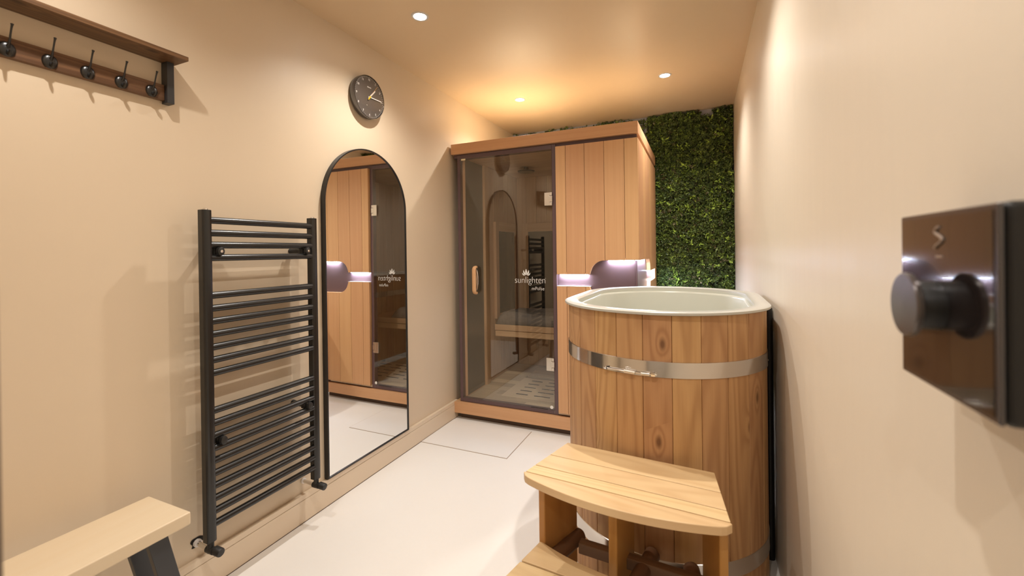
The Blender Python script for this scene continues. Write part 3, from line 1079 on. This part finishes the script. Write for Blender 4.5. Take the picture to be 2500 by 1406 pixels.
# thin white strip, paints the lit upper lip of the lower planks
ed = MB()
ed.box((0.796, SY0 + 0.002, 0.9642), (1.012, SY0 + 0.034, 0.9662))
ed.build('lit_ledge_strip', M['white_print'], sa)

# door
dr = MB().box((0.083, 2.658, 0.153), (0.7655, 2.664, 1.853)).build('glass_door', M['pane'], sa, bevel=0.0006)
for z in (1.529, 0.452):
    hb = MB()
    hb.box((0.716, 2.650, z - 0.042), (0.752, 2.6575, z + 0.042))
    hb.box((0.752, 2.650, z + 0.022), (0.768, 2.6575, z + 0.042))
    hb.box((0.752, 2.650, z - 0.042), (0.768, 2.6575, z - 0.022))
    h_ = hb.build('hinge', M['satin'], dr, bevel=0.001)
    MB().box((0.7445, 2.649, z - 0.019), (0.7700, 2.656, z + 0.019)).build('hinge_knuckle', M['satin'], h_, bevel=0.001)
    MB().box((0.7425, 2.6515, z - 0.0205), (0.7443, 2.6578, z + 0.0205)).build('hinge_slot', M['gap'], h_)
# handle: a rounded cedar bow on steel posts
hx, hz0, hz1 = 0.205, 0.905, 1.085
pts = []
for k in range(7):
    a = pi / 2 * k / 6
    pts.append((hx, 2.618 + 0.022 - 0.022 * sin(a) - 0.0, hz0 + 0.022 - 0.022 * cos(a)))
for k in range(7):
    a = pi / 2 * k / 6
    pts.append((hx, 2.618 + 0.022 - 0.022 * cos(a), hz1 - 0.022 + 0.022 * sin(a)))
pts = [(hx, 2.645, hz0)] + pts + [(hx, 2.645, hz1)]
hd = MB().tube(pts, (0.0145, 0.0095), 20).build('handle', M['cedar'], dr, smooth=True)
for z in (hz0, hz1):
    MB().tube([(hx, 2.6445, z), (hx, 2.658, z)], 0.0105, 18).build('handle_post', M['chrome'], hd, smooth=True)
rows = []
for r_, d_ in ((1.0, 0.0), (0.9, 0.003), (0.0001, 0.0035)):
    rows.append([(0.1985 + 0.019 * r_ * cos(a), 2.6578 - d_, 0.995 + 0.076 * r_ * (abs(sin(a)) ** 0.8) * (1 if sin(a) >= 0 else -1)) for a in [2 * pi * k / 32 for k in range(32)]])
mb = MB()
mb.grid(rows, closed_u=True)
mb.build('finger_plate', M['satin'], hd, smooth=True)
MB().lathe([(0.011, 0.0), (0.011, 0.002), (0.0, 0.0022)], (0.7465, 2.6578, 0.172), (0, -1, 0), 24).build('round_sticker', M['white_print'], dr)
MB().box((0.094, 2.655, 1.842), (0.127, 2.6577, 1.853)).build('door_seal_tab', M['cream'], dr)
MB().box((0.60, 2.6555, 0.1540), (0.72, 2.6577, 0.1565)).build('bottom_seal', M['gap'], dr)
# the printed emblem and words
PY = 2.6572
text_mesh('lettering', 'sunlighten', 0.0640, M['white_print'], dr, (0.6055, PY, 0.9985), (1, 0, 0), (0, 0, 1), 0.0003, spacing=0.97, sx=0.885, bold=-0.0011)
MB().lathe([(0.0016, 0.0), (0.0016, 0.0003), (0.0, 0.0003)], (0.714, PY, 1.0125), (0, -1, 0), 12).build('lettering', M['white_print'], dr)
text_mesh('lettering', 'mPulse', 0.0330, M['white_print'], dr, (0.6615, PY, 0.9435), (1, 0, 0), (0, 0, 1), 0.0003, spacing=1.04, sx=0.92, bold=-0.0004)
lt = MB()
LC = (0.579, 1.0330)


def petal(base, tip, wid, bend=0.0):
    b_, t_ = Vector(base), Vector(tip)
    d = (t_ - b_)
    nrm = Vector((-d.y, d.x)).normalized()
    left, right = [], []
    N = 10
    for k in range(N + 1):
        s_ = k / N
        c_ = b_ + d * s_ + nrm * bend * sin(pi * s_)
        w_ = wid * sin(pi * min(1, s_ ** 0.85)) ** 0.8 if 0 < s_ < 1 else 0
        left.append(c_ + nrm * w_)
        right.append(c_ - nrm * w_)
    poly = [tuple(p) for p in right] + [tuple(p) for p in reversed(left[1:-1])]
    return poly


S_ = 1.14
for base, tip, wd, bd in (((0, 0), (0, 0.036), 0.0052, 0), ((-0.0040, 0), (-0.0165, 0.029), 0.0044, -0.003), ((0.0040, 0), (0.0165, 0.029), 0.0044, 0.003),
                          ((-0.007, -0.002), (-0.0255, 0.0135), 0.0032, -0.004), ((0.007, -0.002), (0.0255, 0.0135), 0.0032, 0.004)):
    pp = petal(base, tip, wd, -bd)
    pp = [(LC[0] + x * S_, LC[1] + z * S_) for x, z in pp]
    if base[0] == 0:
        yy = PY - 0.0006
    elif abs(base[0]) < 0.002:
        yy = PY - 0.0003
    else:
        yy = PY
    lt.prism(pp, yy - 0.0002, yy, plane='xz', g='z')
lt.build('emblem', M['white_print'], dr)

# inside of the cabin
IX0, IX1, IY0, IY1, IZ0, IZ1 = 0.085, 1.258, 2.700, 3.675, 0.150, 1.872
def vplanks(axis, a0, a1, wdt, c0, c1, z0, z1):
    mb = MB()
    a = a0
    while a < a1 - 0.002:
        b_ = min(a + wdt, a1)
        if axis == 'y':
            mb.box((c0, a + 0.0008, z0), (c1, b_ - 0.0008, z1), g='z')
        else:
            mb.box((a + 0.0008, c0, z0), (b_ - 0.0008, c1, z1), g='z')
        a = b_
    return mb


vplanks('y', IY0, IY1, 0.098, 0.064, IX0, IZ0, IZ1).build('inner_wall', M['cedar_in'], sa, bevel=0.0015)
vplanks('x', IX0, IX1, 0.098, IY1, IY1 + 0.02, IZ0, IZ1).build('inner_wall', M['cedar_in'], sa, bevel=0.0015)
vplanks('y', IY0, IY1, 0.098, IX1 - 0.02, IX1 - 0.001, IZ0, IZ1).build('inner_wall', M['cedar_in'], sa, bevel=0.0015)
mb = MB()
a = IY0
while a < IY1:
    mb.box((IX0, a, IZ1), (IX1 - 0.02, min(a + 0.12, IY1) - 0.001, IZ1 + 0.012), g='x')
    a += 0.12
mb.build('inner_ceiling', M['cedar_in'], sa, bevel=0.001)
mb = MB()
a = IY0 - 0.035
while a < IY1:
    b_ = min(a + 0.085, IY1)
    xs = [IX0]
    x = IX0 + random.uniform(0.15, 0.5)
    while x < IX1 - 0.05:
        xs.append(x)
        x += random.uniform(0.35, 0.6)
    xs.append(IX1 - 0.02)
    for p, q in zip(xs[:-1], xs[1:]):
        if a > IY0 + 0.08 and a < 3.27:
            if p < 0.31 and q > 0.31:
                mb.box((p, a, IZ0 - 0.02), (0.309, b_ - 0.0012, IZ0), g='x')
                continue
            if p >= 0.31:
                continue
        mb.box((p, a, IZ0 - 0.02), (q - 0.001, b_ - 0.0012, IZ0), g='x')
    a = b_
mb.build('inner_floor', M['deck'], sa, bevel=0.0008)
fb = MB().box((0.31, 2.808, IZ0 - 0.02), (IX1 - 0.02, 3.275, IZ0 + 0.001), g='x').build('vent_board', M['deck_lite'], sa, bevel=0.0008)
sm = MB()
for r_ in range(5):
    y = 2.872 + r_ * 0.082
    x = 0.400 + (r_ % 2) * 0.0
    while x < 1.1:
        wdt = 0.090 if x < 0.42 else 0.120
        sm.box((x, y, IZ0 + 0.0012), (x + wdt, y + 0.012, IZ0 + 0.0030))
        x += wdt + 0.05
sm.build('vent_slots', M['gap'], fb)


def panel(name, axis, a0, a1, z0, z1, c, s, mat, fwid=0.05, th=0.02):
    """framed heater panel: axis 'y' on left wall (c = wall x, s = +1) or 'x' on back wall (c = wall y, s = -1)"""
    def bx(mb, p0, p1, q0, q1, d, g):
        lo, hi = sorted((c, c + s * d))
        if axis == 'y':
            mb.box((lo, p0, q0), (hi, p1, q1), g=g)
        else:
            mb.box((p0, lo, q0), (p1, hi, q1), g=('x' if g == 'y' else g))
    f_ = MB()
    bx(f_, a0, a0 + fwid, z0, z1, th, 'z')
    bx(f_, a1 - fwid, a1, z0, z1, th, 'z')
    bx(f_, a0 + fwid, a1 - fwid, z1 - fwid * 1.4, z1, th, 'y')
    bx(f_, a0 + fwid, a1 - fwid, z0, z0 + fwid * 0.6, th, 'y')
    fo = f_.build(name, M['cedar_in'], sa, bevel=0.0015)
    p_ = MB()
    bx(p_, a0 + fwid, a1 - fwid, z0 + fwid * 0.6, z1 - fwid * 1.4, th * 0.5, 'z')
    p_.build('heater_element', M[mat], fo)


panel('heater_frame', 'y', 2.702, 2.985, 0.152, 1.868, IX0, 1, 'smoke', 0.003, 0.012)
MB().box((IX0, 2.990, IZ0), (IX0 + 0.022, 3.052, IZ1), g='z').build('inner_post', M['cedar_in'], sa, bevel=0.003)
panel('heater_frame', 'y', 3.180, 3.640, 0.640, 1.440, IX0, 1, 'heater', 0.055, 0.024)
panel('heater_frame', 'x', 0.150, 0.620, 0.640, 1.448, IY1, -1, 'heater', 0.055, 0.022)
panel('heater_frame', 'x', 0.650, 1.120, 0.640, 1.448, IY1, -1, 'heater', 0.055, 0.022)
mb = MB()
mb.box((0.115, 3.120, 0.560), (IX1 - 0.02, IY1 - 0.001, 0.606), g='x')
mb.box((0.115, 3.128, 0.510), (IX1 - 0.02, 3.150, 0.556), g='x')
mb.build('bench_seat', M['cedar_in'], sa, bevel=0.002)
dsc = MB().lathe([(0.0, 0.040), (0.066, 0.040), (0.070, 0.036), (0.070, 0.030), (0.020, 0.024), (0.016, 0.0)], (0.360, 3.235, IZ1), (0, 0, -1), 40).build('ceiling_disc', M['heater'], sa, smooth=True)

# towel on the cabin bench
mb = MB()
rows = []
N1, N2 = 46, 30
for i in range(N1):
    r = []
    for j in range(N2):
        u, v_ = i / (N1 - 1), j / (N2 - 1)
        x = 0.118 + u * 0.86
        a = v_
        y = 3.125 + a * 0.45
        edge = min(1, (1 - abs(2 * u - 1)) * 7) ** 0.5 * min(1, (1 - abs(2 * v_ - 1)) * 5) ** 0.5
        z = 0.607 + 0.088 * edge ** 0.8 * (1 + 0.08 * sin(9 * u + 4 * v_) + 0.06 * sin(17 * v_ + 3 * u))
        r.append((x, y, z))
    rows.append(r)
mb.grid(rows, flip=True)
bedge = MB()
tw = mb.build('towel', M['towel'], None, smooth=True)
sol = tw.modifiers.new('thickness', 'SOLIDIFY')
sol.thickness = 0.004
tag(tw, 'fluffy dark grey folded towel on the bench inside the sauna', 'towel')

# ================================================================== shower control on the right wall
XB = 1.845
BY0, BY1, BZ0, BZ1 = 0.4385, 0.6090, 1.0510, 1.2215
bx_ = thing('shower_control', 'glossy black square wall control with a round knob at the right edge', 'shower control', (XR, 0.525, 1.05))
MB().box((XB + 0.004, BY0, BZ0), (XR - 0.0005, BY1, BZ1)).build('housing', M['blackplastic'], bx_, bevel=0.006, seg=4)
MB().box((XB, BY0 + 0.001, BZ0 + 0.001), (XB + 0.004, BY1 - 0.001, BZ1 - 0.001)).build('rim', M['edge_chrome'], bx_, bevel=0.0018, seg=3)
MB().box((XB - 0.0006, BY0 + 0.006, BZ0 + 0.006), (XB + 0.001, BY1 - 0.006, BZ1 - 0.006)).build('face_plate', M['gloss_black'], bx_)
KY, KZ = 0.5310, 1.1325
kn = MB().lathe([(0.023, 0.0), (0.023, 0.019), (0.0225, 0.020), (0.0, 0.021)], (XB - 0.0006, KY, KZ), (-1, 0, 0), 48).build('knob', M['blackplastic'], bx_, smooth=True)
MB().lathe([(0.0290, 0.0185), (0.0305, 0.0195), (0.0305, 0.0230), (0.0290, 0.0245), (0.0, 0.0250)], (XB - 0.0006, KY, KZ), (-1, 0, 0), 56).build('knob_cap', M['knobcap'], kn, smooth=True)
ms = MB()
pts = []
for k in range(18):
    a = 2 * pi * k / 17 * 0.8
    pts.append((XB - 0.0012, 0.524 + 0.0065 * sin(a * 1.6) , 1.196 + 0.010 - 0.0012 * k))
ms.tube(pts, 0.0014, 8)
ms.build('emblem', M['tanprint'], bx_, smooth=True)
MB().box((XB - 0.0012, 0.518, 1.1775), (XB - 0.0006, 0.530, 1.1795)).build('mark', M['tanprint'], bx_)

# ================================================================== foliage wall
def leaf_field(regions, name):
    """real leaf geometry, thousands of small folded leaves"""
    V, F, C = [], [], []
    cols = np.array([(0.100, 0.150, 0.042), (0.140, 0.205, 0.048), (0.075, 0.108, 0.038), (0.20, 0.28, 0.055), (0.17, 0.15, 0.08), (0.34, 0.50, 0.08)])
    wts = np.array([0.30, 0.27, 0.24, 0.13, 0.035, 0.025])
    base = 0
    for (x0, x1, z0, z1, dens) in regions:
        n = int((x1 - x0) * (z1 - z0) * dens)
        nc = n // 9
        cx, cz = rng.uniform(x0, x1, nc), rng.uniform(z0, z1, nc)
        top = np.where(cx > 1.25, H - 0.010 + 0.006 * np.sin(cx * 31 + 1), H - 0.016 + 0.013 * np.sin(cx * 13.0 + 2.0) + 0.006 * np.sin(cx * 37))
        hole = (abs(cx - 1.70) < 0.045) & (cz > 2.262)
        keep = (cz < top) & ~hole
        cx, cz = cx[keep], cz[keep]
        nc = len(cx)
        cd = rng.uniform(0.010, 0.045, nc) + 0.012 * np.sin(cx * 14) * np.cos(cz * 11)
        patch = np.sin(cx * 7 + cz * 3.1) + np.sin(cz * 9.3 - cx * 4.7) + rng.normal(0, 0.9, nc)
        cc = rng.choice(len(cols), nc, p=wts)
        cc = np.where((patch > 2.1) & (rng.random(nc) < 0.3), 4, cc)
        for q in range(9):
            a = 2 * pi * q / 9 + rng.uniform(0, 6.28, nc)
            tilt = rng.uniform(0.1, 1.15, nc)
            big = cc == 5
            ln = np.where(big, rng.uniform(0.022, 0.038, nc), rng.uniform(0.009, 0.017, nc))
            wd = np.where(big, 0.006, ln * rng.uniform(0.36, 0.52, nc))
            dirx, dirz, diry = np.cos(a) * np.cos(tilt), np.sin(a) * np.cos(tilt), -np.sin(tilt)
            D = np.c_[dirx, diry, dirz]
            S = np.cross(D, rng.normal(0, 1, (nc, 3)))
            S /= np.linalg.norm(S, axis=1)[:, None] + 1e-9
            N = np.cross(D, S)
            O = np.c_[cx, YG - 0.004 - cd, cz]
            O = O + rng.normal(0, 0.006, (nc, 3)) * np.array([1, 0.6, 1])
            O[:, 1] = np.minimum(O[:, 1], YG - 0.006)
            lift = N * (wd * 0.35)[:, None]
            b = O
            mL = O + D * (ln * 0.45)[:, None] + S * wd[:, None] + lift
            mR = O + D * (ln * 0.45)[:, None] - S * wd[:, None] + lift
            mM = O + D * (ln * 0.50)[:, None]
            tp = O + D * ln[:, None]
            vv = np.stack([b, mL, tp, mR, mM], 1)
            vv[:, :, 1] = np.clip(vv[:, :, 1], 3.749, YG - 0.002)
            vv[:, :, 2] = np.minimum(vv[:, :, 2], H - 0.001)
            vv[:, :, 0] = np.minimum(vv[:, :, 0], XR - 0.002)
            V.append(vv.reshape(-1, 3))
            k = base + np.arange(nc)[:, None] * 5
            F.append((k + np.array([[0, 4, 1]])))
            F.append((k + np.array([[1, 4, 2]])))
            F.append((k + np.array([[0, 3, 4]])))
            F.append((k + np.array([[3, 2, 4]])))
            base += nc * 5
            jit = rng.uniform(0.60, 1.50, nc)[:, None]
            C.append(np.repeat(cols[cc] * jit, 5, axis=0))
    V = np.concatenate(V).astype(np.float32)
    F = np.concatenate(F).astype(np.int32)
    C = np.clip(np.concatenate(C), 0, 1)
    me = bpy.data.meshes.new(name)
    me.vertices.add(len(V))
    me.vertices.foreach_set('co', V.ravel())
    me.loops.add(F.size)
    me.loops.foreach_set('vertex_index', F.ravel())
    me.polygons.add(len(F))
    me.polygons.foreach_set('loop_start', np.arange(0, F.size, 3, dtype=np.int32))
    me.update(calc_edges=True)
    ca = me.color_attributes.new('leafcol', 'FLOAT_COLOR', 'POINT')
    ca.data.foreach_set('color', np.c_[C, np.ones(len(C))].astype(np.float32).ravel())
    me.materials.append(M['leaf'])
    o = bpy.data.objects.new(name, me)
    COL.objects.link(o)
    return o


fol = leaf_field([(1.26, XR - 0.004, 0.80, H, 78000), (0.02, 1.26, 2.16, H, 30000), (1.26, XR - 0.004, 0.0, 0.80, 9000)], 'artificial_foliage')
tag(fol, 'dense dark green artificial leaf wall covering the far end of the room', 'artificial plants', kind='stuff')
lat = MB()
for k in range(4):
    pass
lat.box((1.24, YG - 0.006, 0.0), (1.648, YG - 0.001, H - 0.004)).box((1.648, YG - 0.006, 0.0), (1.752, YG - 0.001, 2.262)).box((1.752, YG - 0.006, 0.0), (XR - 0.002, YG - 0.001, H - 0.004))
lb = lat.build('backing_lattice', M['mesh_back'], fol)
